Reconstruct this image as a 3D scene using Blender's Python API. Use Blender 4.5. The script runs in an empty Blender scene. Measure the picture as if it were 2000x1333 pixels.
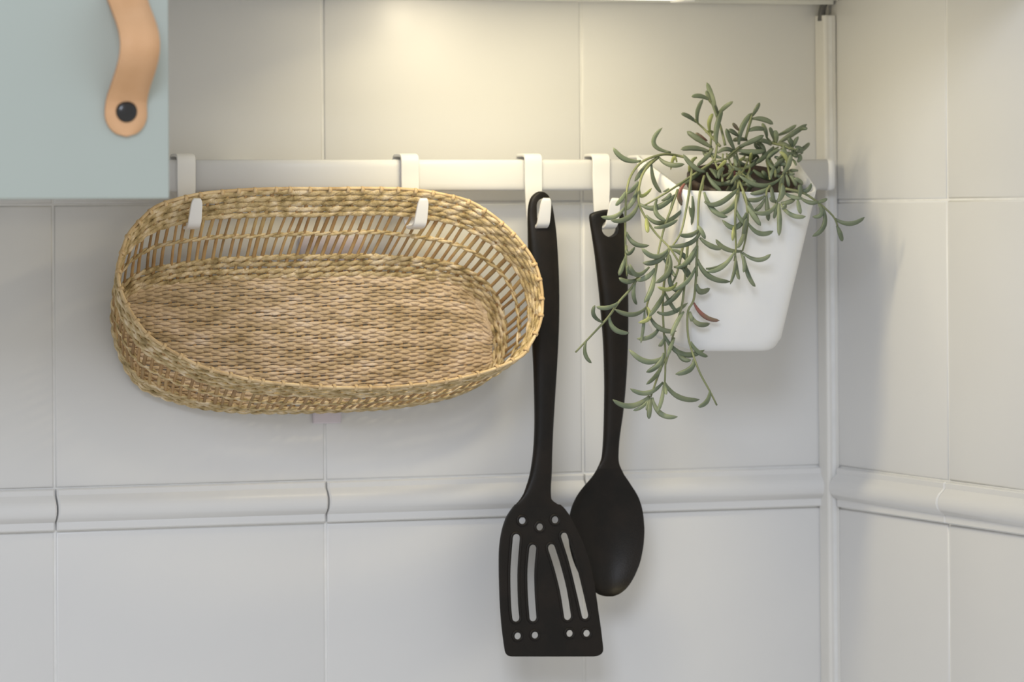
import bpy, bmesh, math, random
import numpy as np
from mathutils import Vector, Matrix
random.seed(7)
rng = np.random.default_rng(7)
PI = math.pi
scene = bpy.context.scene
C = scene.collection
Z0 = 1.40                      # height of the tile joint at eye level

# ---------------------------------------------------------------- camera
F_PX, SHY = 8008.1, -241.27
CAM = np.array([-1.3036, -2.8201, Z0 - 0.0109])
YAW, ROLL = 0.35592, 0.005747
fw = np.array([math.sin(YAW), math.cos(YAW), 0.0])
rt0 = np.array([math.cos(YAW), -math.sin(YAW), 0.0]); up0 = np.array([0, 0, 1.0])
rt = math.cos(ROLL) * rt0 - math.sin(ROLL) * up0
up = math.sin(ROLL) * rt0 + math.cos(ROLL) * up0
cam_data = bpy.data.cameras.new('camera')
cam = bpy.data.objects.new('camera', cam_data); C.objects.link(cam)
m = Matrix(((rt[0], up[0], -fw[0], CAM[0]), (rt[1], up[1], -fw[1], CAM[1]), (rt[2], up[2], -fw[2], CAM[2]), (0, 0, 0, 1)))
cam.matrix_world = m
cam_data.sensor_width = 36; cam_data.lens = F_PX / 2000 * 36
cam_data.shift_y = SHY / 2000
cam_data.clip_start = 0.05
cam_data.dof.use_dof = True
cam_data.dof.focus_distance = 2.86
cam_data.dof.aperture_fstop = 8.0
scene.camera = cam

# ---------------------------------------------------------------- world, lamps, exposure
w = bpy.data.worlds.new('room'); scene.world = w; w.use_nodes = True
w.node_tree.nodes['Background'].inputs[0].default_value = (0.985, 0.965, 0.925, 1)
w.node_tree.nodes['Background'].inputs[1].default_value = 0.61
def area(name, loc, target, sx, sy, power, col):
    l = bpy.data.lights.new(name, 'AREA'); l.shape = 'RECTANGLE'; l.size = sx; l.size_y = sy
    l.energy = power; l.color = col
    o = bpy.data.objects.new(name, l); C.objects.link(o); o.location = loc
    d = Vector(target) - Vector(loc); o.rotation_euler = d.to_track_quat('-Z', 'Y').to_euler()
    return o
area('window_daylight', (-1.55, -2.7, 2.42), (-0.3, 0, 1.28), 0.85, 0.75, 25, (0.86, 0.94, 1.10))
LAMP_E, LAMP_COL, SPOT_E = 0.08, (1.0, 0.86, 0.56), 0.050
fill_strip = area('warm_fill_light', (-0.25, -0.20, Z0 + 0.150), (-0.25, -0.20, 0), 0.26, 0.03, 1.28, (1.0, 0.85, 0.52))  # added warm fill for the upper walls, no fixture belongs to it
fill_strip.rotation_euler = (0.10, -0.35, 0)
scene.view_settings.view_transform = 'Standard'
scene.view_settings.look = 'None'
scene.view_settings.exposure = 0.0
scene.view_settings.gamma = 1.0
scene.view_settings.use_curve_mapping = False

# ---------------------------------------------------------------- helpers
def U(px, py, y):
    """real-world point on the vertical plane at distance y from the wall"""
    d = fw * F_PX + rt * (px - 1000) - up * (py - (666.5 + SHY))
    k = (y - CAM[1]) / d[1]
    return CAM + d * k
def US(pts, y):
    return np.array([U(p[0], p[1], y) for p in pts])
def tag(o, label=None, cat=None, group=None, kind=None):
    if label: o['label'] = label
    if cat: o['category'] = cat
    if group: o['group'] = group
    if kind: o['kind'] = kind
    return o
def empty(name, loc):
    o = bpy.data.objects.new(name, None); C.objects.link(o); o.location = loc
    o.empty_display_size = 0.02
    return o
def mesh(name, V, F, smooth=True):
    me = bpy.data.meshes.new(name)
    me.from_pydata([tuple(map(float, v)) for v in V], [], [tuple(int(i) for i in f) for f in F])
    me.update()
    if smooth:
        me.polygons.foreach_set('use_smooth', [True] * len(me.polygons))
    return me
def link(name, me, mat, parent=None):
    o = bpy.data.objects.new(name, me); C.objects.link(o)
    if mat and not me.materials: me.materials.append(mat)
    if parent is not None:
        o.parent = parent
        o.matrix_parent_inverse = Matrix.Translation(-parent.matrix_basis.translation)
    return o
def merge(parts):
    V = []; F = []; n = 0
    for v, f in parts:
        V.extend(list(v)); F.extend([tuple(i + n for i in q) for q in f]); n += len(v)
    return V, F
def boxg(x0, x1, y0, y1, z0, z1):
    V = [(x, y, z) for x in (x0, x1) for y in (y0, y1) for z in (z0, z1)]
    F = [(0, 1, 3, 2), (4, 6, 7, 5), (0, 4, 5, 1), (2, 3, 7, 6), (0, 2, 6, 4), (1, 5, 7, 3)]
    return V, F
def bevel_box(name, x0, x1, y0, y1, z0, z1, b, mat, parent=None, seg=2):
    V, F = boxg(x0, x1, y0, y1, z0, z1)
    me = mesh(name, V, F, False)
    bm = bmesh.new(); bm.from_mesh(me)
    bmesh.ops.recalc_face_normals(bm, faces=bm.faces)
    bmesh.ops.bevel(bm, geom=list(bm.edges), offset=b, segments=seg, profile=0.5, affect='EDGES')
    for f in bm.faces: f.smooth = True
    bm.to_mesh(me); bm.free()
    return link(name, me, mat, parent)
def spline(P, n, closed=False):
    """Catmull-Rom through P, resampled to n points at even arc length"""
    P = np.asarray(P, float); k = len(P)
    idx = range(k if closed else k - 1); out = []
    for i in idx:
        if closed: p0, p1, p2, p3 = P[(i - 1) % k], P[i], P[(i + 1) % k], P[(i + 2) % k]
        else: p0, p1, p2, p3 = P[max(i - 1, 0)], P[i], P[i + 1], P[min(i + 2, k - 1)]
        for t in np.linspace(0, 1, 12, endpoint=False):
            out.append(0.5 * ((2 * p1) + (p2 - p0) * t + (2 * p0 - 5 * p1 + 4 * p2 - p3) * t * t + (3 * p1 - p0 - 3 * p2 + p3) * t ** 3))
    out.append(P[0] if closed else P[-1]); out = np.array(out)
    s = np.concatenate([[0], np.cumsum(np.linalg.norm(np.diff(out, axis=0), axis=1))])
    q = np.linspace(0, s[-1], n + 1)[:-1] if closed else np.linspace(0, s[-1], n)
    return np.stack([np.interp(q, s, out[:, j]) for j in range(P.shape[1])], 1)
def unit(a): return a / np.maximum(np.linalg.norm(a, axis=-1, keepdims=True), 1e-12)
def sweep(P, A, a, b, closed=False, ns=6, caps=True, phase=0.0):
    """tube along P; A = direction of the half-width a, the other half-width is b"""
    P = np.asarray(P, float); n = len(P)
    T = np.roll(P, -1, 0) - np.roll(P, 1, 0) if closed else np.gradient(P, axis=0)
    T = unit(T); A = np.broadcast_to(np.asarray(A, float), P.shape)
    A = unit(A - (A * T).sum(1, keepdims=True) * T); B = np.cross(T, A)
    a = np.broadcast_to(np.asarray(a, float), (n,)); b = np.broadcast_to(np.asarray(b, float), (n,))
    th = np.arange(ns) * 2 * PI / ns + phase
    V = P[:, None, :] + A[:, None, :] * (a[:, None] * np.cos(th))[..., None] + B[:, None, :] * (b[:, None] * np.sin(th))[..., None]
    V = V.reshape(-1, 3); F = []
    for i in range(n if closed else n - 1):
        j = (i + 1) % n
        for k in range(ns):
            l = (k + 1) % ns
            F.append((i * ns + k, i * ns + l, j * ns + l, j * ns + k))
    if not closed and caps:
        F.append(tuple(range(ns))[::-1]); F.append(tuple((n - 1) * ns + k for k in range(ns)))
    return list(V), F
def autonormals(me):
    bm = bmesh.new(); bm.from_mesh(me); bmesh.ops.recalc_face_normals(bm, faces=bm.faces); bm.to_mesh(me); bm.free()
    return me

# ---------------------------------------------------------------- materials
def material(name, col, rough=0.5, col2=None, scale=20, stretch=(1, 1, 1), bump=0.0, bscale=100, spec=0.5, cols=None,
             coords='Object', sss=0.0, per_object=0.0, detail=4):
    mt = bpy.data.materials.new(name); mt.use_nodes = True
    nt = mt.node_tree; N = nt.nodes; L = nt.links; b = N['Principled BSDF']
    b.inputs['Base Color'].default_value = (*col, 1); b.inputs['Roughness'].default_value = rough
    b.inputs['Specular IOR Level'].default_value = spec
    if sss:
        b.inputs['Subsurface Weight'].default_value = sss; b.inputs['Subsurface Scale'].default_value = 0.004
        b.inputs['Subsurface Radius'].default_value = (1, 0.8, 0.5)
    tc = N.new('ShaderNodeTexCoord'); mp = N.new('ShaderNodeMapping'); L.new(tc.outputs[coords], mp.inputs[0])
    mp.inputs['Scale'].default_value = stretch
    out = None
    if col2 is not None or cols:
        nz = N.new('ShaderNodeTexNoise'); nz.inputs['Scale'].default_value = scale; nz.inputs['Detail'].default_value = detail
        L.new(mp.outputs[0], nz.inputs['Vector'])
        cr = N.new('ShaderNodeValToRGB'); L.new(nz.outputs['Fac'], cr.inputs[0])
        cc = cols or [(0.35, col), (0.65, col2)]
        while len(cr.color_ramp.elements) < len(cc): cr.color_ramp.elements.new(0.5)
        for e, (p, c) in zip(cr.color_ramp.elements, cc): e.position = p; e.color = (*c, 1)
        out = cr.outputs[0]
        if per_object:
            oi = N.new('ShaderNodeObjectInfo'); hs = N.new('ShaderNodeHueSaturation')
            mr = N.new('ShaderNodeMapRange'); mr.inputs[3].default_value = 1 - per_object; mr.inputs[4].default_value = 1 + per_object
            L.new(oi.outputs['Random'], mr.inputs[0]); L.new(mr.outputs[0], hs.inputs['Value']); L.new(out, hs.inputs['Color']); out = hs.outputs[0]
        L.new(out, b.inputs['Base Color'])
    if bump:
        n2 = N.new('ShaderNodeTexNoise'); n2.inputs['Scale'].default_value = bscale; n2.inputs['Detail'].default_value = 3
        L.new(mp.outputs[0], n2.inputs['Vector'])
        bp = N.new('ShaderNodeBump'); bp.inputs['Strength'].default_value = bump; bp.inputs['Distance'].default_value = 0.002
        L.new(n2.outputs['Fac'], bp.inputs['Height']); L.new(bp.outputs[0], b.inputs['Normal'])
    return mt
M = {}
M['tile'] = material('glazed_tile', (0.70, 0.70, 0.70), 0.32, (0.72, 0.72, 0.715), 6, bump=0.05, bscale=9, spec=0.35)
M['grout'] = material('grout', (0.80, 0.80, 0.79), 0.85, (0.74, 0.74, 0.73), 60)
M['trunk'] = material('trunking_plastic', (0.74, 0.73, 0.70), 0.4, (0.72, 0.71, 0.68), 30)
M['white'] = material('white_plastic', (0.80, 0.80, 0.80), 0.38, (0.79, 0.785, 0.78), 30, spec=0.4)
M['rail'] = material('painted_rail', (0.76, 0.76, 0.765), 0.35, (0.75, 0.75, 0.75), 30, spec=0.4)
M['lilac'] = material('aged_plastic', (0.66, 0.60, 0.66), 0.5, (0.70, 0.65, 0.70), 30)
M['pot'] = material('container_plastic', (0.78, 0.785, 0.79), 0.42, (0.77, 0.775, 0.78), 20, spec=0.35, sss=0.05)
M['teal'] = material('teal_lacquer', (0.49, 0.55, 0.515), 0.5, (0.50, 0.56, 0.525), 8, spec=0.3)
M['cab'] = material('cabinet_underside', (0.76, 0.76, 0.72), 0.5, (0.74, 0.74, 0.70), 10)
M['leather'] = material('tan_leather', (0.72, 0.42, 0.22), 0.55, (0.78, 0.47, 0.26), 30, bump=0.15, bscale=600, spec=0.3)
M['leather_edge'] = material('leather_edge', (0.45, 0.20, 0.10), 0.7, (0.5, 0.25, 0.12), 60)
M['black'] = material('black_nylon', (0.009, 0.008, 0.007), 0.42, (0.014, 0.011, 0.009), 60, bump=0.08, bscale=900, spec=0.22)
M['rivet'] = material('black_rivet', (0.015, 0.015, 0.016), 0.2, (0.02, 0.02, 0.02), 60, spec=0.6)
M['dark'] = material('dark_metal', (0.10, 0.10, 0.10), 0.5, (0.15, 0.15, 0.15), 60)
STR = [(0.30, (0.25, 0.18, 0.075)), (0.42, (0.45, 0.34, 0.17)), (0.54, (0.60, 0.465, 0.26)), (0.68, (0.78, 0.65, 0.46))]
M['straw'] = material('seagrass', (0.5, 0.36, 0.2), 0.6, scale=130, cols=STR, bump=0.5, bscale=900, per_object=0.10, detail=3, spec=0.3)
STF = [(0.27, (0.38, 0.27, 0.14)), (0.42, (0.55, 0.415, 0.255)), (0.56, (0.66, 0.505, 0.335)), (0.72, (0.80, 0.66, 0.52))]
M['floor_straw'] = material('pale_seagrass', (0.5, 0.36, 0.2), 0.6, scale=70, cols=STF, bump=0.5, bscale=900, per_object=0.10, detail=3, spec=0.3, stretch=(0.6, 1, 1.2))
M['rib'] = material('brown_rush', (0.4, 0.26, 0.1), 0.6, scale=60, cols=[(0.3, (0.27, 0.155, 0.065)), (0.5, (0.40, 0.25, 0.11)), (0.7, (0.46, 0.33, 0.15))], per_object=0.22, spec=0.3)
M['rim'] = material('rim_rush', (0.55, 0.4, 0.2), 0.55, scale=80, cols=[(0.35, (0.50, 0.34, 0.17)), (0.65, (0.76, 0.58, 0.34))], bump=0.3, bscale=700, spec=0.3)
LEAF = [(0.3, (0.085, 0.112, 0.068)), (0.5, (0.145, 0.178, 0.118)), (0.7, (0.235, 0.265, 0.165))]
M['leaf'] = material('succulent_leaf', (0.15, 0.2, 0.12), 0.45, scale=45, cols=LEAF, bump=0.15, bscale=300, per_object=0.22, detail=2, sss=0.08, spec=0.4)
M['leaf_yellow'] = material('pale_leaf', (0.4, 0.45, 0.2), 0.45, scale=45, cols=[(0.3, (0.22, 0.26, 0.10)), (0.7, (0.36, 0.38, 0.16))], sss=0.08)
M['leaf_red'] = material('reddened_leaf', (0.25, 0.1, 0.08), 0.45, scale=60, cols=[(0.35, (0.16, 0.17, 0.11)), (0.6, (0.24, 0.09, 0.075))])
M['stem'] = material('plant_stem', (0.2, 0.24, 0.13), 0.55, scale=50, cols=[(0.35, (0.13, 0.155, 0.08)), (0.65, (0.24, 0.26, 0.13))])
gm = bpy.data.materials.new('lamp_diffuser'); gm.use_nodes = True
gb = gm.node_tree.nodes['Principled BSDF']; gb.inputs['Base Color'].default_value = (0.8, 0.8, 0.78, 1)
gb.inputs['Emission Color'].default_value = (1.0, 0.93, 0.75, 1); gb.inputs['Emission Strength'].default_value = 1.0
M['glow'] = gm
M['nursery'] = material('brown_pot', (0.030, 0.018, 0.014), 0.5, (0.045, 0.027, 0.021), 60)
M['soil'] = material('soil', (0.006, 0.004, 0.003), 0.95, (0.016, 0.011, 0.008), 200, bump=1.0, bscale=300)

# ---------------------------------------------------------------- the walls
TW = 0.2; GAP = 0.0007
ROWS = [(0.2, 0.4), (0.0, 0.2), (-0.2002, 0.0), (-0.43, -0.2301), (-0.63, -0.43), (-0.83, -0.63)]
BZ = (-0.2301, -0.2002)
def structure_box(name, x0, x1, y0, y1, z0, z1, mat):
    V, F = boxg(x0, x1, y0, y1, z0, z1); me = mesh(name, V, F, False); autonormals(me)
    return tag(link(name, me, mat), kind='structure')
wall_back = structure_box('wall_back', -1.45, 0.08, 0.0011, 0.10, Z0 - 0.86, Z0 + 0.55, M['grout'])
wall_right = structure_box('wall_right', 0.0011, 0.10, -1.05, 0.0011, Z0 - 0.86, Z0 + 0.55, M['grout'])
def tile_mesh(wd, h):
    me = mesh('tile', *boxg(-wd / 2 + GAP, wd / 2 - GAP, 0, 0.006, -h / 2 + GAP, h / 2 - GAP), False)
    bm = bmesh.new(); bm.from_mesh(me); bmesh.ops.recalc_face_normals(bm, faces=bm.faces)
    ed = [e for e in bm.edges if all(v.co.y < 0.001 for v in e.verts)]
    bmesh.ops.bevel(bm, geom=ed, offset=0.0016, segments=3, profile=0.5, affect='EDGES')
    for f in bm.faces: f.smooth = True
    bm.to_mesh(me); bm.free()
    return me
prof = [(0.0, 0.004), (0.0, -0.0025), (0.0010, -0.0036), (0.0045, -0.0036), (0.0062, -0.0050), (0.0085, -0.0075), (0.0120, -0.0093), (0.0155, -0.0097),
        (0.0190, -0.0087), (0.0215, -0.0068), (0.0230, -0.0046), (0.0240, -0.0033), (0.0290, -0.0033), (0.0299, -0.0025), (0.0299, 0.004)]
def border_mesh(wd):
    V = []; F = []; n = len(prof)
    xs = [-wd / 2 + GAP, -wd / 2 + GAP + 0.0012, wd / 2 - GAP - 0.0012, wd / 2 - GAP]
    for i, x in enumerate(xs):
        k = 0.0012 if i in (0, 3) else 0
        for (z, y) in prof: V.append((x, y + (k if y < 0.003 else 0), -z * 0.98 - 0.0003))
    for i in range(3):
        for j in range(n - 1): F.append((i * n + j, i * n + j + 1, (i + 1) * n + j + 1, (i + 1) * n + j))
    F.append(tuple(range(n))); F.append(tuple(3 * n + j for j in range(n))[::-1])
    return autonormals(mesh('border_tile', V, F))
tmeshes = {}
for (z0, z1) in ROWS:
    h = z1 - z0; key = round(h, 4)
    if key not in tmeshes: tmeshes[key] = tile_mesh(TW, h)
    for k in range(7):
        o = link('tile', tmeshes[key], M['tile'], wall_back)
        o.location = (-(k + 0.5) * TW, random.uniform(-0.0002, 0.0002), Z0 + (z0 + z1) / 2)
        o.rotation_euler = (random.uniform(-.0010, .0010), 0, random.uniform(-.0010, .0010))
    for k in range(5):
        o = link('tile', tmeshes[key], M['tile'], wall_right)
        o.location = (random.uniform(-0.0002, 0.0002), -(k + 0.5) * TW + (0.001 if k == 0 else 0), Z0 + (z0 + z1) / 2)
        o.rotation_euler = (0, random.uniform(-.001, .001), -PI / 2 + random.uniform(-.0015, .0015))
def flat_ends(me):
    for p in me.polygons:
        if len(p.vertices) > 4: p.use_smooth = False
    bm = bmesh.new(); bm.from_mesh(me)
    for e in bm.edges:
        if len(e.link_faces) == 2 and e.calc_face_angle(0) > 0.55: e.smooth = False
    bm.to_mesh(me); bm.free(); return me
bmsh = flat_ends(border_mesh(TW)); bmsh0 = flat_ends(border_mesh(TW - 0.0172))
for k in range(7):
    o = link('border_tile', bmsh, M['tile'], wall_back); o.location = (-(k + 0.5) * TW, 0, Z0 + BZ[1] + random.uniform(-.0002, .0002))
for k in range(5):
    o = link('border_tile', bmsh if k else bmsh0, M['tile'], wall_right); o.location = (0, -(k + 0.5) * TW - (0 if k else 0.0086), Z0 + BZ[1]); o.rotation_euler = (0, 0, -PI / 2)

# cable trunking in the corner (leans a touch), with a cable stub above it
tr_top = U(1616, 40, -0.017); tr_bot = U(1626, 1330, -0.017)
def trunk_g(zt, zb, xl_t, xl_b, wd, dp):
    V = []
    for z, xl in ((zt, xl_t), (zb, xl_b)):
        b = 0.0018
        ring = [(xl, -0.0005), (xl, -dp + b), (xl + b * .3, -dp + b * .3), (xl + b, -dp), (xl + wd - b, -dp), (xl + wd - b * .3, -dp + b * .3), (xl + wd, -dp + b), (xl + wd, -0.0005)]
        V += [(x, y, z) for x, y in ring]
    n = 8; F = [(i, (i + 1) % n, n + (i + 1) % n, n + i) for i in range(n)] + [tuple(range(n)), tuple(n + i for i in range(n))[::-1]]
    return V, F
zt = U(1625, 30, -0.017)[2]
xb = U(1617, 700, -0.017)[0]
trunk = link('trim_1', autonormals(mesh('trim', *trunk_g(zt, Z0 - 0.80, xb - 0.0015, xb + 0.002, 0.0105, 0.0165), False)), M['trunk'])
tag(trunk, kind='structure')
seam = link('seam', mesh('seam', *trunk_g(zt - 0.0008, Z0 - 0.80, xb + 0.0032, xb + 0.0067, 0.0006, 0.0168), False), M['grout'], trunk)
cp = np.array([[-0.010, -0.010, zt - 0.004], [-0.009, -0.010, zt + 0.004], [-0.006, -0.010, zt + 0.012]])
link('cable_stub', mesh('cable_stub', *sweep(spline(cp, 8), (1, 0, 0), 0.0028, 0.0028, ns=8)), M['dark'], trunk)
for zc in (0.2045, 0.2275):
    V, F = boxg(-0.0022, -0.0004, -0.0185, -0.0155, Z0 - zc - 0.0018, Z0 - zc + 0.0014)
    link('joint_gap', mesh('joint_gap', V, F, False), M['dark'], wall_right)

# ---------------------------------------------------------------- cabinets
# pale cabinet over the rail: only its underside edge shows
zc = U(1620, 9, 0.0)[2]
cab2 = empty('wall_cabinet', (-0.3, -0.17, zc))
tag(cab2, 'pale cream wall cabinet whose underside shows as a strip along the top edge', 'cabinet')
bevel_box('door', -0.612, -0.003, -0.36, -0.342, zc + 0.001, zc + 0.34, 0.0015, M['cab'], cab2)
bevel_box('body', -0.613, -0.001, -0.34, -0.001, zc + 0.002, zc + 0.34, 0.0015, M['cab'], cab2)
bevel_box('bottom_rail', -0.61, -0.002, -0.016, -0.001, zc - 0.0008, zc + 0.003, 0.0006, M['cab'], cab2)
for px, py, yy in ((1935, 4, -0.25),):
    p = U(px, py, yy)
    bevel_box('clip', p[0] - 0.005, p[0] + 0.005, yy - 0.004, yy + 0.004, p[2] - 0.002, zc + 0.004, 0.0008, M['white'], cab2)

# teal cabinet at the left
YD = -0.36
pr = U(331.5, 388, YD)
cx1, cz0 = pr[0], pr[2]
cab = empty('wall_cabinet', (cx1 - 0.3, -0.18, cz0))
tag(cab, 'pale teal cabinet at top left with a tan leather strap handle', 'cabinet')
bevel_box('body', cx1 - 0.598, cx1 - 0.002, YD + 0.021, -0.001, cz0 + 0.002, cz0 + 0.60, 0.001, M['cab'], cab)
bevel_box('door', cx1 - 0.60, cx1, YD, YD + 0.019, cz0, cz0 + 0.60, 0.0012, M['teal'], cab)
# strap: loops out from the door between two rivets
riv = U(246, 218, YD - 0.002); riv2 = U(246, -34, YD - 0.002)
def strap():
    hw = 38.5 / F_PX * 2.62 / math.cos(YAW)
    zb, zu = riv[2], riv2[2]; L = zu - zb; xc = riv[0]
    path = []
    ends = 0.0155
    for q in np.linspace(-ends, 0.002, 8): path.append((xc, YD - 0.0018, zb + q))
    for t in np.linspace(0.10, 0.90, 26):
        path.append((xc + 0.000, YD - 0.0018 - 0.034 * math.sin(PI * (t - 0.06) / 0.88) ** 1.7, zb + 0.006 + (L - 0.012) * (t - 0.10) / 0.80))
    for q in np.linspace(-0.002, ends, 8): path.append((xc, YD - 0.0018, zu + q))
    P = np.array(path); P = spline(P, 90)
    n = len(P); wv = np.full(n, hw * 0.93)
    s = np.concatenate([[0], np.cumsum(np.linalg.norm(np.diff(P, axis=0), axis=1))]); tot = s[-1]
    d = np.minimum(s, tot - s); R = hw * 1.06
    wv = np.where(d < R, hw * 1.0 * np.sqrt(np.clip(1 - ((R - d) / R) ** 2, 0.0004, 1)), hw)
    blend = np.clip((d - R) / 0.02, 0, 1); wv = wv * (1 - 0.07 * blend)
    T = unit(np.gradient(P, axis=0)); X = np.array([1, 0, 0.0]); Nn = np.cross(T, X)
    V = []; F = []; t2 = 0.0013; pr_ = [(-1, -0.55), (-0.985, -1), (-0.3, -1), (0.3, -1), (0.985, -1), (1, -0.55), (1, 0.55), (0.985, 1), (0.3, 1), (-0.3, 1), (-0.985, 1), (-1, 0.55)]
    for i in range(n):
        for a_, b_ in pr_: V.append(P[i] + X * wv[i] * a_ + Nn[i] * t2 * b_)
    k = len(pr_)
    for i in range(n - 1):
        for j in range(k): F.append((i * k + j, i * k + (j + 1) % k, (i + 1) * k + (j + 1) % k, (i + 1) * k + j))
    F.append(tuple(range(k))); F.append(tuple((n - 1) * k + j for j in range(k)))
    me = autonormals(mesh('handle', V, F)); me.materials.append(M['leather']); me.materials.append(M['leather_edge'])
    for pl in me.polygons:
        idx = sorted(v % k for v in pl.vertices)
        if len(pl.vertices) == 4 and (set(idx) <= {5, 6} or set(idx) <= {0, 11} ): pl.material_index = 1
    return me
handle = link('handle', strap(), None, cab); tag(handle, 'tan leather strap handle')
def lathe(prof, n=24):
    """profile of (r, h) about +Z"""
    V = []; F = []
    for r, h in prof:
        for k in range(n): V.append((r * math.cos(2 * PI * k / n), r * math.sin(2 * PI * k / n), h))
    for i in range(len(prof) - 1):
        for k in range(n):
            l = (k + 1) % n; F.append((i * n + k, i * n + l, (i + 1) * n + l, (i + 1) * n + k))
    F.append(tuple(range(n))[::-1]); F.append(tuple((len(prof) - 1) * n + k for k in range(n)))
    return V, F
rme = autonormals(mesh('rivet', *lathe([(0.0068, -0.004), (0.0068, 0.0012), (0.0062, 0.0022), (0.0045, 0.0030), (0.0005, 0.0034)])))
for p in (riv, riv2):
    r = link('rivet', rme, M['rivet'], handle)
    r.matrix_parent_inverse = Matrix()
    r.location = (p[0], YD - 0.0025, p[2]); r.rotation_euler = (PI / 2, 0, 0)

# linear lamp under the pale cabinet, close to the wall; its right end cap just shows at the top edge
YL = -0.07
lx1 = U(1345, 4, YL)[0]; lz = U(1335, 4.5, YL)[2]; lx0 = -0.42
lamp = empty('linear_lamp', ((lx0 + lx1) / 2, YL, zc)); tag(lamp, 'slim warm cabinet lamp along the top edge, its right end cap above the planter', 'lamp')
bevel_box('housing', lx0, lx1 - 0.001, YL - 0.012, YL + 0.012, lz + 0.0035, zc + 0.003, 0.0008, M['white'], lamp)
bevel_box('end_cap', lx1 - 0.0095, lx1, YL - 0.013, YL + 0.013, lz, zc + 0.003, 0.0010, M['white'], lamp)
bevel_box('end_cap', lx0 - 0.0095, lx0, YL - 0.013, YL + 0.013, lz, zc + 0.003, 0.0010, M['white'], lamp)
df = bevel_box('diffuser', lx0 + 0.001, lx1 - 0.010, YL - 0.010, YL + 0.010, lz + 0.0015, lz + 0.005, 0.0006, M['glow'], lamp)
al = bpy.data.lights.new('lamp_light', 'AREA'); al.shape = 'RECTANGLE'; al.size = lx1 - lx0 - 0.02; al.size_y = 0.018; al.energy = LAMP_E; al.color = LAMP_COL
ao = bpy.data.objects.new('lamp_light', al); C.objects.link(ao); ao.location = ((lx0 + lx1) / 2 - 0.004, YL, lz + 0.0008); ao.rotation_euler = (0, 0, 0)
LX = U(850, 20, -0.05)[0]
ll = bpy.data.lights.new('hotspot_light', 'POINT'); ll.energy = SPOT_E; ll.color = (1.0, 0.86, 0.60); ll.shadow_soft_size = 0.012  # extra point light, added to make the bright spot on the tiles
lo = bpy.data.objects.new('hotspot_light', ll); C.objects.link(lo); lo.location = (LX, -0.050, lz - 0.004)

# ---------------------------------------------------------------- rail
rl = U(332, 314, -0.034); rr = U(1632, 308, -0.034); rb = U(600, 373, -0.034)
rt_ = U(1000, 311.5, -0.034)
RX0, RX1 = rr[0] - 0.60, rr[0]
RZ1, RZ0 = rt_[2], U(1000, 373, -0.034)[2]
def rail_geo(x0, x1, z0, z1):
    pr_ = []
    cy, hy = -0.028, 0.006
    for th in np.linspace(0, 2 * PI, 24, endpoint=False):
        c, s = math.cos(th), math.sin(th)
        y = cy - hy * math.copysign(abs(c) ** 0.35, c); z = (z0 + z1) / 2 + (z1 - z0) / 2 * math.copysign(abs(s) ** 0.5, s)
        pr_.append((y, z))
    n = 24; V = [(x, y, z) for x in (x0, x1) for y, z in pr_]
    F = [(i, (i + 1) % n, n + (i + 1) % n, n + i) for i in range(n)] + [tuple(range(n)), tuple(n + i for i in range(n))[::-1]]
    return V, F
rail = empty('hanging_rail', ((RX0 + RX1) / 2, -0.028, RZ0))
tag(rail, 'white kitchen rail fixed across the tiles, carrying the hooks and the planter', 'rail')
link('bar', autonormals(mesh('bar', *rail_geo(RX0 + 0.003, RX1 - 0.003, RZ0, RZ1))), M['rail'], rail)
def endcap(x, s):
    parts = []
    n = 24; rings = []
    for dx, k in ((0, 1.04), (0.004 * s, 1.04), (0.0052 * s, 0.98), (0.0058 * s, 0.9)):
        v, f = rail_geo(0, 1, RZ0, RZ1); v = np.array(v[:n]); c = v.mean(0); v = c + (v - c) * k; v[:, 0] = x + dx; rings.append(v)
    V = np.concatenate(rings); F = []
    for i in range(3):
        for j in range(n): F.append((i * n + j, i * n + (j + 1) % n, (i + 1) * n + (j + 1) % n, (i + 1) * n + j))
    F.append(tuple(range(n))); F.append(tuple(3 * n + j for j in range(n))[::-1])
    return autonormals(mesh('end_cap', V, F))
link('end_cap', endcap(RX1 - 0.0058, 1), M['rail'], rail); link('end_cap', endcap(RX0 + 0.0058, -1), M['rail'], rail)
for px in (480, 1480):
    p = U(px, 345, -0.02)
    bevel_box('bracket', p[0] - 0.012, p[0] + 0.012, -0.024, 0.0, RZ0 + 0.003, RZ1 - 0.003, 0.001, M['rail'], rail)

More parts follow.
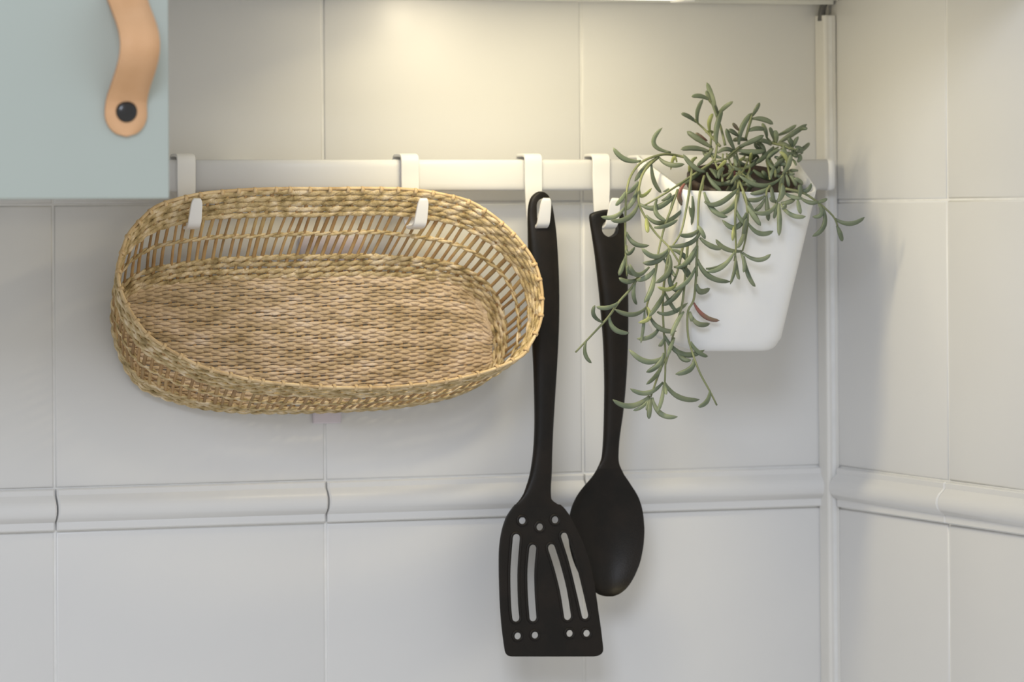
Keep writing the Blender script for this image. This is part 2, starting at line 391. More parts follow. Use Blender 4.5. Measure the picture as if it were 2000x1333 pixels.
# ---------------------------------------------------------------- hooks
def make_hook(band_px, tip_dx, label, tlean=0.0):
    x = U(band_px, 330, -0.038)[0]
    zt_ = RZ1 + 0.0030; zb_ = U(band_px, 446, -0.046)[2]; ztip = U(band_px, 386, -0.06)[2]
    pts = [(-0.0180, zt_ - 0.012, 1), (-0.0183, zt_ - 0.004, 1), (-0.0200, zt_ - 0.0006, 1), (-0.0240, zt_, 1), (-0.0320, zt_, 1), (-0.0362, zt_ - 0.001, 1), (-0.0376, zt_ - 0.005, 1),
           (-0.0374, zt_ - 0.015, 1), (-0.0376, RZ0 + 0.002, 0.98), (-0.0378, zb_ + 0.010, 0.86), (-0.0392, zb_ + 0.003, 0.74), (-0.0430, zb_ + 0.0006, 0.70), (-0.0490, zb_ + 0.0006, 0.68),
           (-0.0545, zb_ + 0.0025, 0.70), (-0.0568, zb_ + 0.007, 0.70), (-0.0600, ztip - 0.006, 0.62), (-0.0615, ztip - 0.0006, 0.58)]
    P3 = np.array([(x + (tip_dx * (k - 9) / 7 if k > 9 else 0), p[0], p[1]) for k, p in enumerate(pts)])
    Wd = np.array([p[2] for p in pts])
    Q = np.concatenate([P3, Wd[:, None] * 0.02], 1); Q = spline(Q, 70)
    P = Q[:, :3]; hw = Q[:, 3] / 0.02 * 0.0067
    hw[-1] *= 0.62; hw[-2] *= 0.86; hw[-3] *= 0.96
    V = []; F = []; T = unit(np.gradient(P, axis=0)); X = np.array([1, 0, 0.0]); Nn = unit(np.cross(T, X)); t2 = 0.0012
    pr_ = [(-1, -0.5), (-0.93, -1), (0.93, -1), (1, -0.5), (1, 0.5), (0.93, 1), (-0.93, 1), (-1, 0.5)]; k = 8
    for i in range(len(P)):
        for a_, b_ in pr_: V.append(P[i] + X * hw[i] * a_ + Nn[i] * t2 * b_)
    for i in range(len(P) - 1):
        for j in range(k): F.append((i * k + j, i * k + (j + 1) % k, (i + 1) * k + (j + 1) % k, (i + 1) * k + j))
    F.append(tuple(range(k))); F.append(tuple((len(P) - 1) * k + j for j in range(k)))
    me = autonormals(mesh('s_hook', V, F, True))
    o = link('s_hook', me, M['white']); md = o.modifiers.new('ws', 'WEIGHTED_NORMAL')
    return tag(o, label, 'hook', 'white hooks on the rail')
make_hook(364, 0.0010, 'white plastic hook on the rail holding the left end of the woven basket')
make_hook(801, 0.0020, 'white plastic hook on the rail holding the right part of the woven basket')
make_hook(1042, 0.0010, 'white plastic hook on the rail through the slot of the black spatula handle')
make_hook(1174.5, 0.0016, 'white plastic hook on the rail through the round hole of the black spoon')

# pale bracket on the wall behind the basket
br = empty('wall_bracket', tuple(U(639, 828, -0.004))); tag(br, 'pale lilac-white plastic bracket on the tiles, tab showing under the woven basket', 'bracket')
a0 = U(586, 462, -0.004); a1 = U(712, 560, -0.004)
bevel_box('plate', a0[0], a1[0], -0.0045, 0.0, a1[2], a0[2], 0.0012, M['lilac'], br)
a0 = U(611, 561, -0.004); a1 = U(667, 827, -0.004)
bevel_box('tab', a0[0], a1[0], -0.0045, 0.0, a1[2], a0[2], 0.0010, M['lilac'], br)

# ---------------------------------------------------------------- woven basket
RIM = [(640, 370), (700, 369), (794, 371), (860, 380), (926, 399), (992, 447), (1036, 500), (1054, 545), (1059, 591), (1054, 633), (1036, 672), (1014, 699), (948, 727), (869, 745), (816, 752), (735, 758),
       (640, 757), (574, 752), (504, 745), (438, 730), (387, 714), (345, 692), (303, 666), (275, 639), (248, 596), (233, 556), (231, 520), (241, 482), (253, 455), (277, 428), (306, 404), (350, 389), (398, 379), (450, 374), (501, 371), (570, 369.5)]
BASE = [(588, 541.5), (700, 537), (780, 538), (838, 543), (882, 551), (915, 568), (940, 592), (956, 625), (965, 662), (964, 700), (952, 730), (926, 753), (875, 776), (781, 794), (695, 801), (574, 805), (475, 805), (398, 798), (354, 788), (312, 775), (277, 758),
        (254, 733), (238, 703), (226, 668), (222, 640), (226, 610), (240, 587), (264, 570), (310, 558), (370, 549), (440, 544), (510, 542.5)]
def rimdepth(py): return -0.056 - (py - 370) / 387 * 0.046
NT = 1120
def lift(P, fn): return np.array([U(p[0], p[1], fn(p[1])) for p in P])
rimL = lift(spline(RIM, NT, True), rimdepth)
baseL = lift(spline(BASE, NT, True), lambda py: -0.0195 + (py - 540) / 268 * 0.0095)
cen = 0.5 * (rimL.mean(0) + baseL.mean(0))
outw = 0.5 * (rimL + baseL) - cen; outw[:, 1] = 0; outw = unit(outw)
def S(t, s):
    """point of the basket side; t around (fraction), s from rim 0 to base 1"""
    i = (np.asarray(t) * NT) % NT; i0 = np.floor(i).astype(int) % NT; f = (i - np.floor(i))[..., None]; i1 = (i0 + 1) % NT
    R = rimL[i0] * (1 - f) + rimL[i1] * f; B = baseL[i0] * (1 - f) + baseL[i1] * f; O = outw[i0] * (1 - f) + outw[i1] * f
    s = np.asarray(s, float); s = np.broadcast_to(s, i.shape)[..., None]
    return R * (1 - s) + B * s + O * 0.0035 * np.sin(PI * s) * s
basket = empty('woven_basket', tuple(U(575, 806, -0.03)))
tag(basket, 'oval woven seagrass basket hung on its side from two white hooks', 'basket')
NR = 112
def frame(t, s):
    e = 1e-3; Tt = unit(S(t + e, s) - S(t - e, s)); Ss = unit(S(t, np.asarray(s) + 0.02) - S(t, np.asarray(s) - 0.02))
    return Tt, Ss, unit(np.cross(Tt, Ss))
def twined_row(s0, a, b, halfturns, name, mat, amp, wob=0.012, lift_=0.0):
    n = halfturns * 10; t = np.arange(n) / n
    s = s0 + wob * np.sin(2 * PI * t * 5 + s0 * 30) + wob * 0.5 * np.sin(2 * PI * t * 13 + s0 * 70)
    ctr = S(t, s); Tt, Ss, Nn = frame(t, s); ph0 = rng.uniform(0, PI)
    for j in (0, 1):
        ph = PI * halfturns * t + j * PI + ph0
        jit = 1 + 0.18 * np.sin(2 * PI * t * 37 + j + s0 * 50) * np.sin(2 * PI * t * 23 + j)
        P = ctr + Nn * (amp * np.cos(ph))[:, None] + Ss * (amp * 0.95 * np.sin(ph))[:, None]
        thick = (0.80 + 0.32 * np.cos(ph) ** 2) * jit
        V, F = sweep(P, Ss, a * thick, b * (0.85 + 0.15 * thick), True, 8)
        link(name, mesh(name, V, F), mat, basket)
# uprights
for i in range(NR):
    t = (i + rng.uniform(-0.12, 0.12)) / NR
    ss = np.linspace(-0.005, 1.01, 9); dt = 0.006 * (ss - 0.5) + rng.uniform(-.001, .001) * np.sin(PI * ss * 2)
    P = S(t - dt, ss); _, _, Nn = frame(np.full(9, t), ss); Tt, _, _ = frame(np.full(9, t), ss)
    wv = rng.uniform(0.0010, 0.0016)
    V, F = sweep(P, Tt, wv, 0.0007, False, 6)
    link('upright', mesh('upright', V, F), M['rib'], basket)
# dense band under the rim, open band with one twined row, dense band above the base
for s0 in (0.035, 0.098, 0.162, 0.226, 0.290): twined_row(s0, 0.00185, 0.0010, 68 if s0 > .03 else 84, 'woven_strand', M['straw'], 0.00080, wob=0.006)
twined_row(0.535, 0.0012, 0.0008, 72, 'woven_strand', M['straw'], 0.0009, wob=0.010)
for s0 in (0.800, 0.862, 0.925, 0.985): twined_row(s0, 0.00170, 0.0010, 70, 'woven_strand', M['straw'], 0.0009, wob=0.006)
# rim rod and the small loops of rush folded over it
t = np.arange(NT // 2) / (NT // 2)
Tt, Ss, Nn = frame(t, 0 * t)
P = rimL[::2] - Ss * 0.0005
V, F = sweep(P, Ss, 0.00115, 0.00115, True, 8); link('rim_rod', mesh('rim_rod', V, F), M['rim'], basket)
ring = []
for th in np.arange(14) * 2 * PI / 14: ring.append((0.0017 * math.cos(th), 0.0017 * math.sin(th), 0))
wrapme = mesh('wrap', *sweep(ring, (0, 0, 1), 0.0014, 0.00065, True, 6)); wrapme.materials.append(M['rim'])
for i in range(58):
    t = (i + rng.uniform(-.15, .15)) / 58
    p = S(t, 0.0); e = unit(S(t + 0.001, 0) - S(t - 0.001, 0))
    o = link('wrap', wrapme, None, basket); o.matrix_parent_inverse = Matrix.Translation(-basket.matrix_basis.translation)
    o.rotation_euler = Vector(e).to_track_quat('Z', 'Y').to_euler(); o.location = p + unit(cen - p) * 0.0004
# base: fine plain weave, rows running along the length, over upright canes
bx = baseL[:, 0]; x0b, x1b = bx.min() + 0.0005, bx.max() - 0.0005
imin, imax = int(bx.argmin()), int(bx.argmax())
topi = [(k) % NT for k in range(imin, imin + ((imax - imin) % NT) + 1)]
boti = [(k) % NT for k in range(imax, imax + ((imin - imax) % NT) + 1)]
tx, tz = baseL[topi, 0], baseL[topi, 2]; qx, qz = baseL[boti, 0], baseL[boti, 2]
if tz.mean() < qz.mean(): tx, tz, qx, qz = qx, qz, tx, tz
o1 = np.argsort(tx); o2 = np.argsort(qx)
ztop = lambda x: np.interp(x, tx[o1], tz[o1]); zbot = lambda x: np.interp(x, qx[o2], qz[o2])
basey = lambda z: np.interp(z, [baseL[:, 2].min(), baseL[:, 2].max()], [baseL[baseL[:, 2].argmin(), 1], baseL[baseL[:, 2].argmax(), 1]])
NROW = 46; WSP = 0.0062
for r in range(NROW):
    q = (r + 0.5) / NROW
    inset = 0.0012
    xs = np.arange(x0b + inset, x1b - inset, WSP / 7)
    zt_, zb_ = ztop(xs), zbot(xs)
    # rows stay nearly parallel and only fan in close to the ends
    z = zb_ + (zt_ - zb_) * q
    zmid = 0.5 * (ztop(0.5 * (x0b + x1b)) + zbot(0.5 * (x0b + x1b))) + (q - 0.5) * (ztop(0.5 * (x0b + x1b)) - zbot(0.5 * (x0b + x1b)))
    z = 0.62 * z + 0.38 * np.clip(zmid, zb_, zt_)
    z = z + 0.0004 * np.sin(xs * 60 + r) + 0.0003 * np.sin(xs * 140 + r * 2.3)
    ph = PI * (xs - x0b) / WSP + (r % 2) * PI + 0.25 * np.sin(r * 1.7)
    cs = np.cos(ph)
    y = basey(z) - 0.0003 - 0.00055 * np.sign(cs) * np.abs(cs) ** 0.7
    wd = 0.00128 * (0.80 + 0.20 * cs + 0.10 * np.sin(xs * 310 + r * 5))
    V, F = sweep(np.stack([xs, y, z], 1), (0, 0, 1), wd, 0.00060, False, 8)
    link('base_strand', mesh('base_strand', V, F), M['floor_straw'], basket)
k = 0
x = x0b + WSP / 2
while x < x1b - 0.003:
    za, zb_ = zbot(x) + 0.001, ztop(x) - 0.001
    zz = np.linspace(za, zb_, 8); P = np.stack([np.full(8, x), basey(zz) + 0.0002, zz], 1)
    V, F = sweep(P, (1, 0, 0), 0.0015, 0.0005, False, 6)
    link('base_cane', mesh('base_cane', V, F), M['rib'], basket); x += WSP

# ---------------------------------------------------------------- utensils
def plate(rows, nring=36, dish=None, flat=0.55, nrows=60):
    """rows: (py, xl, xr, depth, thickness); closed solid with rounded edges"""
    R = spline(np.array([(r[0], r[1], r[2], r[3] * 1000, r[4] * 1000) for r in rows], float), nrows)
    V = []; F = []
    for i, r in enumerate(R):
        A = U(r[1], r[0], r[3] / 1000); B = U(r[2], r[0], r[3] / 1000); c = (A + B) / 2; h = (B - A) / 2
        hw = np.linalg.norm(h)
        th = min(r[4] / 1000, hw * 1.9)
        ds = dish(i / (nrows - 1)) if dish else 0
        for k in range(nring):
            a = 2 * PI * k / nring; cs, sn = math.cos(a), math.sin(a)
            xf = math.copysign(abs(cs) ** 0.85, cs)
            p = c + h * xf
            p = p + np.array([0, -math.copysign(abs(sn) ** flat, sn) * th / 2 + ds * (1 - xf * xf), 0])
            V.append(p)
    n = nring
    for i in range(len(R) - 1):
        for k in range(n):
            l = (k + 1) % n; F.append((i * n + k, i * n + l, (i + 1) * n + l, (i + 1) * n + k))
    F.append(tuple(range(n))); F.append(tuple((len(R) - 1) * n + k for k in range(n)))
    return autonormals(mesh('plate', V, F))
def stadium(line, r_px, n=14):
    """outline in pixels around a centre line"""
    L = np.array(line, float)
    if len(L) == 1:
        return np.array([(L[0][0] + r_px * math.cos(a), L[0][1] + r_px * math.sin(a)) for a in np.linspace(0, 2 * PI, 24, endpoint=False)])
    L = spline(L, 14); T = unit(np.gradient(L, axis=0)); N_ = np.stack([-T[:, 1], T[:, 0]], 1)
    out = list(L + N_ * r_px)
    a0 = math.atan2(N_[-1, 1], N_[-1, 0])
    out += [L[-1] + r_px * np.array([math.cos(a0 - a), math.sin(a0 - a)]) for a in np.linspace(0, PI, 8)[1:-1]]
    out += list((L - N_ * r_px)[::-1])
    a0 = math.atan2(-N_[0, 1], -N_[0, 0])
    out += [L[0] + r_px * np.array([math.cos(a0 - a), math.sin(a0 - a)]) for a in np.linspace(0, PI, 8)[1:-1]]
    return np.array(out)
def cutter(outline, y0, y1, dfun):
    n = len(outline); V = []
    for dy in (y0, y1):
        for p in outline:
            q = U(p[0], p[1], dfun(p[1])); V.append((q[0], q[1] + dy, q[2]))
    F = [(i, (i + 1) % n, n + (i + 1) % n, n + i) for i in range(n)] + [tuple(range(n)), tuple(n + i for i in range(n))[::-1]]
    return V, F
def cut(me, cuts):
    o = bpy.data.objects.new('t', me); C.objects.link(o)
    objs = []
    for c in cuts:
        cm = autonormals(mesh('c', *c, False))
        co = bpy.data.objects.new('c', cm); C.objects.link(co); objs.append(co)
        md = o.modifiers.new('b', 'BOOLEAN'); md.operation = 'DIFFERENCE'; md.solver = 'EXACT'; md.object = co
    dg = bpy.context.evaluated_depsgraph_get(); dg.update()
    res = bpy.data.meshes.new_from_object(o.evaluated_get(dg))
    for q in objs + [o]: bpy.data.objects.remove(q, do_unlink=True)
    res.polygons.foreach_set('use_smooth', [True] * len(res.polygons))
    return res
def add_geo(me, parts):
    bm = bmesh.new(); bm.from_mesh(me)
    for V, F in parts:
        vs = [bm.verts.new(tuple(map(float, v))) for v in V]
        for f in F:
            fc = bm.faces.new([vs[i] for i in f]); fc.smooth = True
    bm.to_mesh(me); bm.free(); return me
def sharp(me, ang=0.7):
    bm = bmesh.new(); bm.from_mesh(me)
    for e in bm.edges:
        if len(e.link_faces) == 2 and e.calc_face_angle(0) > ang: e.smooth = False
    bm.to_mesh(me); bm.free(); return me

# spatula
sp = empty('spatula', tuple(U(1080, 1283, -0.053)))
tag(sp, 'black nylon slotted spatula hanging from the third hook beside the basket', 'spatula')
hr = [(374, 1052, 1058, .048, .003), (377, 1046, 1065, .048, .006), (382, 1040, 1071, .048, .0055), (390, 1035, 1075, .048, .0055), (402, 1032, 1078.5, .048, .0056), (422, 1030.5, 1082, .048, .006), (455, 1031, 1086, .048, .0085), (504, 1032, 1089, .048, .011),
      (560, 1034, 1091, .0485, .012), (620, 1038, 1091, .049, .012), (677, 1040.5, 1089, .0495, .012), (730, 1043, 1086, .050, .0115), (820, 1044.6, 1080.6, .0505, .010), (880, 1042, 1078, .051, .009), (925, 1035.5, 1077, .0515, .008),
      (952, 1027.5, 1075.5, .052, .0068), (966, 1022, 1076, .0525, .0055), (978, 1014, 1079, .053, .004), (990, 1003, 1098, .0535, .0024)]
hr = [(a, b, c, -d, e) for a, b, c, d, e in hr]
hm = plate(hr, nring=28, flat=0.75, nrows=90)
slot = stadium([(1059, 401), (1059.5, 425)], 13.2)
hm = sharp(cut(hm, [cutter(slot, -0.03, 0.03, lambda p: -0.048)])); link('handle', hm, M['black'], sp)
bdep = lambda py: -0.0532 - (py - 985) / 300 * 0.004
brw = [(986, 1006, 1094), (992, 1000.8, 1101), (1003, 993, 1109.5), (1014, 987, 1116.5), (1038, 979.5, 1128.5), (1072, 974.6, 1143.5), (1115, 974, 1156), (1168, 975.5, 1165), (1200, 977.3, 1169.5), (1223, 979.2, 1173), (1250, 982.5, 1176.3), (1266, 984.7, 1178),
       (1273, 986, 1177.6), (1278, 988.2, 1174.5), (1281.5, 992, 1168), (1283, 998, 1160)]
bm_ = plate([(a, b, c, bdep(a), 0.0026) for a, b, c in brw], nring=64, flat=0.35, nrows=70)
holes = [([(1020, 1017.5)], 7.2), ([(1054, 1030)], 7.2), ([(1084, 1016)], 7.2),
         ([(1008.5, 1051), (1003.8, 1115), (1004.8, 1177), (1007.5, 1207.5)], 7.8), ([(1040.5, 1072), (1036.8, 1115), (1037.6, 1161), (1041, 1207)], 7.8),
         ([(1077, 1071), (1089, 1109), (1100.5, 1155), (1108.4, 1204.5)], 7.8), ([(1101.8, 1048), (1116.5, 1094), (1131, 1152), (1142.6, 1203)], 7.2),
         ([(1011, 1243)], 7), ([(1044.7, 1241.4)], 7), ([(1112.4, 1238)], 7), ([(1145.6, 1237.7)], 7)]
bm_ = cut(bm_, [cutter(stadium(l, r), -0.02, 0.02, bdep) for l, r in holes])
beads = []
for l, r in holes:
    oc = stadium(l, r + 2.2)
    P = np.array([U(p[0], p[1], bdep(p[1]) - 0.0012) for p in oc]); beads.append(sweep(P, (0, 1, 0), 0.0008, 0.0010, True, 8))
sharp(bm_); add_geo(bm_, beads); link('blade', bm_, M['black'], sp)

# spoon
spn = empty('serving_spoon', tuple(U(1190, 1166, -0.045)))
tag(spn, 'black nylon serving spoon hanging from the fourth hook, behind the trailing plant', 'spoon')
sr = [(409.5, 1183, 1192, .046, .003), (411, 1173, 1202, .046, .0055), (414, 1162, 1212, .046, .007), (418, 1153, 1217, .046, .0065), (425, 1150.5, 1218.5, .046, .0065), (455, 1155, 1219.5, .046, .0075), (496, 1161.5, 1221.5, .046, .010), (545, 1167.5, 1224.5, .046, .011),
      (591, 1172.5, 1226, .046, .012), (666, 1178.6, 1225.5, .046, .012), (741, 1181, 1222, .046, .0115), (800, 1180.5, 1217, .046, .010), (855, 1178.8, 1209.5, .046, .009), (891, 1175.8, 1207.5, .0465, .007), (905, 1171.5, 1209, .0468, .005), (916, 1166, 1212.5, .047, .0035)]
sr = [(a, b, c, -d, e) for a, b, c, d, e in sr]
sm = plate(sr, nring=28, flat=0.75, nrows=90)
sm = sharp(cut(sm, [cutter(stadium([(1188.6, 446.8)], 16.5), -0.03, 0.03, lambda p: -0.046)])); link('handle', sm, M['black'], spn)
bw = [(908, 1171, 1209.5), (911.5, 1169, 1211), (927, 1160, 1218.5), (938.5, 1151, 1226.5), (950, 1141, 1234), (963, 1130.8, 1242.5), (978, 1122, 1249.5), (1000, 1114, 1255.5), (1029, 1110.3, 1258.5), (1050, 1110.2, 1258.3), (1072, 1113, 1256), (1100, 1121, 1250), (1127, 1134, 1239), (1146, 1149.5, 1227), (1157, 1162, 1215.5), (1163, 1172, 1205), (1165.5, 1182, 1196)]
def dsh(f): return 0.013 * math.sin(PI * min(1, max(0, (f - 0.02) / 0.98)) ** 1.15) ** 0.8
sb = plate([(a, b, c, -0.0472, 0.0024) for a, b, c in bw], nring=44, flat=0.4, dish=dsh, nrows=60)
link('bowl', sb, M['black'], spn)

# ---------------------------------------------------------------- planter and plant
YB, YF = -0.0425, -0.118
def corner(px, py, y): return U(px, py, y)
top = [corner(1246, 303, YB), corner(1546, 303, YB), corner(1597, 378, YF), corner(1337, 372, YF)]
bot = [corner(1268, 652, YB), corner(1470, 652, YB), corner(1524, 682, YF + .004), corner(1352, 682, YF + .004)]
planter = empty('hanging_planter', tuple((np.array(bot).sum(0)) / 4))
tag(planter, 'white tapered plastic container hooked over the right end of the rail', 'planter')
def rsection(cs, rad, n=7):
    """rounded 4-gon (corner points are 3-D)"""
    out = []
    for i in range(4):
        p, a, b = cs[i], cs[i - 1], cs[(i + 1) % 4]
        r = min(rad[i], 0.45 * np.linalg.norm(a - p), 0.45 * np.linalg.norm(b - p))
        A = p + unit(a - p) * r; B = p + unit(b - p) * r
        for t in np.linspace(0, 1, n):
            out.append((1 - t) ** 2 * A + 2 * t * (1 - t) * (p * 0.97 + (A + B) / 2 * 0.03) + t * t * B)
    return np.array(out)
top = [np.array(p) for p in top]; bot = [np.array(p) for p in bot]
secs = []
RADT = [0.004, 0.004, 0.015, 0.008]; RADB = [0.006, 0.006, 0.014, 0.010]
bc = sum(bot) / 4
for t in list(np.linspace(0, 0.93, 14)):
    cs = [top[i] * (1 - t) + bot[i] * t for i in range(4)]
    secs.append(rsection(cs, [RADT[i] * (1 - t) + RADB[i] * t for i in range(4)]))
for a in np.linspace(0.2, 1, 7) * PI / 2:
    t = 0.93 + 0.07 * math.sin(a); k = 1 - 0.10 * (1 - math.cos(a))
    cs = [top[i] * (1 - t) + bot[i] * t for i in range(4)]; c0 = sum(cs) / 4
    cs = [c0 + (p - c0) * k for p in cs]
    secs.append(rsection(cs, [RADB[i] + 0.004 for i in range(4)]))
n = len(secs[0]); V = []; F = []
for s in secs: V += list(s)
for i in range(len(secs) - 1):
    for j in range(n): F.append((i * n + j, i * n + (j + 1) % n, (i + 1) * n + (j + 1) % n, (i + 1) * n + j))
F.append(tuple((len(secs) - 1) * n + j for j in range(n)))
pm = autonormals(mesh('container', V, F))
po = link('container', pm, M['pot'], planter)
md = po.modifiers.new('s', 'SOLIDIFY'); md.thickness = 0.0022; md.offset = -1
lipz = top[0][2]
bevel_box('rail_lip', top[0][0] + 0.001, top[1][0] - 0.001, -0.0185, YB + 0.0015, max(lipz - 0.0028, RZ1 + 0.0006), max(lipz, RZ1 + 0.003), 0.0008, M['pot'], planter)

# nursery pot with soil, stems and leaves
pc = U(1452, 352, -0.082)
plant = empty('potted_plant', (pc[0], pc[1], pc[2] - 0.07))
tag(plant, 'trailing grey-green succulent with curved finger leaves spilling from the white planter', 'plant')
Rp = 0.041
npm = autonormals(mesh('nursery_pot', *lathe([(0.028, -0.075), (Rp * 0.93, -0.008), (Rp, -0.007), (Rp + 0.001, 0.001), (Rp - 0.001, 0.0015), (Rp * 0.93, -0.002), (Rp * 0.86, -0.03)], 48)))
np_ = link('nursery_pot', npm, M['nursery'], plant); np_.location = pc; np_.rotation_euler = (0.36, 0, 0.0)
tag(np_, 'dark brown plastic nursery pot')
np_.scale = (1.02, 0.8, 1)
V, F = lathe([(Rp * 0.84, -0.034), (Rp * 0.84, -0.024), (0.02, -0.019), (0.001, -0.018)], 40)
so = link('soil', autonormals(mesh('soil', V, F)), M['soil'], plant); so.location = pc; so.rotation_euler = (0.36, 0, 0); so.scale = (1.02, 0.8, 1)

def dfield(px, py):
    """distance from the wall of the foliage: crown over the pot, curtain hanging in front of it"""
    k = min(1, max(0, (py - 300) / 90.0)); k = k * k * (3 - 2 * k)
    hang = -0.129 - 0.004 * math.sin(px / 31.0) - 0.003 * math.sin(py / 47.0 + px / 60.0)
    if px < 1330:                       # left of the container's front face it hangs beside the container
        g = min(1, (1330 - px) / 90.0); hang = hang * (1 - g) + g * (-0.112 - 0.003 * math.sin(py / 40.0))
    crown = -0.090 - 0.008 * math.sin(px / 23.0 + py / 31.0)
    return crown * (1 - k) + hang * k
STEMR = 0.00088
def stem(pts, r=STEMR, name='stem'):
    L = spline(np.array(pts, float), max(8, int(sum(np.hypot(*(np.diff(np.array(pts, float), axis=0).T))) / 7)))
    P = np.array([U(p[0], p[1], dfield(p[0], p[1])) for p in L])
    rr_ = np.linspace(r * 1.15, r * 0.75, len(P))
    V, F = sweep(P, (0, 1, 0.01), rr_, rr_, False, 7)
    return link(name, mesh(name, V, F), M['stem'], plant)
def leaf(b, m_, t, wpx=10.5, mat='leaf', out=None):
    b, m_, t = (np.array(v, float) for v in (b, m_, t))
    d0 = dfield(*b)
    o2 = rng.uniform(-0.004, 0.010) if out is None else out
    n = 13; q = np.linspace(0, 1, n)
    ctrl = 2 * m_ - 0.5 * (b + t)           # quadratic through the middle point
    P = []
    for s in q:
        p = (1 - s) ** 2 * b + 2 * s * (1 - s) * ctrl + s * s * t
        P.append(U(p[0], p[1], d0 - o2 * s ** 1.3 - 0.0012 * math.sin(PI * s)))
    P = np.array(P)
    wm = wpx / F_PX * 2.78 / 2
    prof_ = np.interp(q, [0, 0.06, 0.2, 0.5, 0.8, 0.92, 0.98, 1], [0.42, 0.5, 0.75, 1.0, 0.90, 0.66, 0.36, 0.10])
    T = unit(np.gradient(P, axis=0)); side = unit(np.cross(T, np.array([0, 1.0, 0])))
    tilt = rng.uniform(-0.5, 0.5)
    A = side * math.cos(tilt) + np.array([0, 1.0, 0]) * math.sin(tilt)
    V, F = sweep(P, A, wm * prof_, wm * 0.72 * prof_, False, 10)
    # a shallow groove along the face towards the viewer
    Va = np.array(V).reshape(n, 10, 3); ctr = P[:, None, :]
    j = int(np.argmin(Va[n // 2, :, 1])); Va[:, j] = ctr[:, 0] + (Va[:, j] - ctr[:, 0]) * 0.66
    return link('leaf', mesh('leaf', Va.reshape(-1, 3), F), M[mat], plant)
def conv(o, s): return lambda p: (o[0] + p[0] / s, o[1] + p[1] / s)
GT, GR, GB, G6, G7 = conv((1300, 150), 8.889), conv((1420, 220), 8.333), conv((1420, 360), 6.664), conv((1100, 140), 3.333), conv((1100, 480), 3.333)
N_, W_ = 9.0, 13.0
L_ = []
def add(g, items):
    for it in items:
        pts = [g((it[i], it[i + 1])) for i in (0, 2, 4)]
        L_.append((pts, it[6] if len(it) > 6 else 10.8, it[7] if len(it) > 7 else 'leaf'))
R_, Y_ = 'leaf_red', 'leaf_yellow'
add(GT, [(890, 700, 810, 380, 715, 100, 12.5), (750, 400, 600, 335, 450, 345), (800, 470, 740, 350, 705, 240, 9), (915, 665, 880, 560, 850, 485, 8), (900, 665, 1010, 545, 1170, 430), (890, 1180, 885, 900, 990, 580, W_),
         (560, 800, 555, 600, 650, 390), (530, 790, 400, 690, 270, 640), (770, 960, 760, 780, 825, 640, 10, Y_), (690, 965, 760, 955, 830, 965, 9, Y_), (800, 1230, 560, 1080, 370, 950, 13.5), (720, 1110, 610, 1040, 520, 975, 9, R_),
         (760, 1300, 500, 1240, 260, 1262, 12), (1200, 1270, 1110, 1080, 1050, 900, 13), (1260, 1030, 1180, 965, 1090, 920), (1270, 930, 1220, 870, 1160, 810, 10, R_), (1270, 1180, 1330, 880, 1500, 630, W_), (1500, 690, 1570, 570, 1560 + 75, 450, 11)])
add(GR, [(410, 100, 590, 110, 750, 190, 12), (340, 300, 480, 260, 610, 275, 12), (650, 410, 625, 290, 570, 170), (780, 480, 735, 340, 690, 240, 10), (800, 490, 800, 380, 770, 290, 12.5), (830, 370, 980, 300, 1130, 200, 10),
         (840, 490, 1060, 350, 1300, 190, 12.5), (1190, 285, 1250, 262, 1310, 265, 8), (720, 530, 620, 465, 510, 460), (190, 560, 400, 470, 600, 370, 12), (1060, 565, 1040, 480, 990, 415, 12), (1070, 565, 1110, 490, 1160, 385, 8),
         (820, 510, 930, 525, 1040, 590, 12.5), (1110, 640, 1120, 610, 1160, 600, 7), (180, 615, 400, 640, 620, 625, 13), (330, 450, 210, 430, 90, 460), (760, 560, 640, 690, 470, 830, 12), (880, 1065, 560, 1195, 200, 1025, 11.5),
         (905, 1010, 1000, 850, 1040, 680, 12.5), (1030, 780, 970, 690, 880, 600, 12), (980, 860, 950, 720, 850, 640, 10, Y_), (640, 800, 710, 690, 860, 600, 11), (425, 930, 560, 1030, 760, 1100, 11), (1060, 700, 1110, 705, 1150, 720, 8),
         (1060, 760, 1100, 800, 1120, 865, 8), (770, 720, 880, 780, 950, 900, 11), (30, 850, 65, 1000, 20, 1200, 12), (110, 730, 135, 800, 150, 880, 8), (190, 890, 110, 1010, 130, 1180, 12, R_), (1000, 1000, 1080, 1090, 1120, 1210, 10),
         (955, 1000, 985, 1100, 1005, 1215, 10), (920, 1030, 885, 1160, 860, 1320, 13), (1000, 1250, 1260, 1285, 1370, 1150, 11), (1190, 1310, 1190, 1240, 1186, 1170, 12), (560, 960, 610, 1000, 640, 1080, 11), (690, 830, 700, 950, 690, 1080, 8),
         (450, 480, 480, 560, 560, 590, 9), (380, 830, 385, 740, 395, 650, 8, Y_), (300, 700, 240, 760, 160, 800, 8, Y_), (520, 720, 460, 790, 380, 830, 9), (860, 880, 820, 960, 700, 1000, 12)])
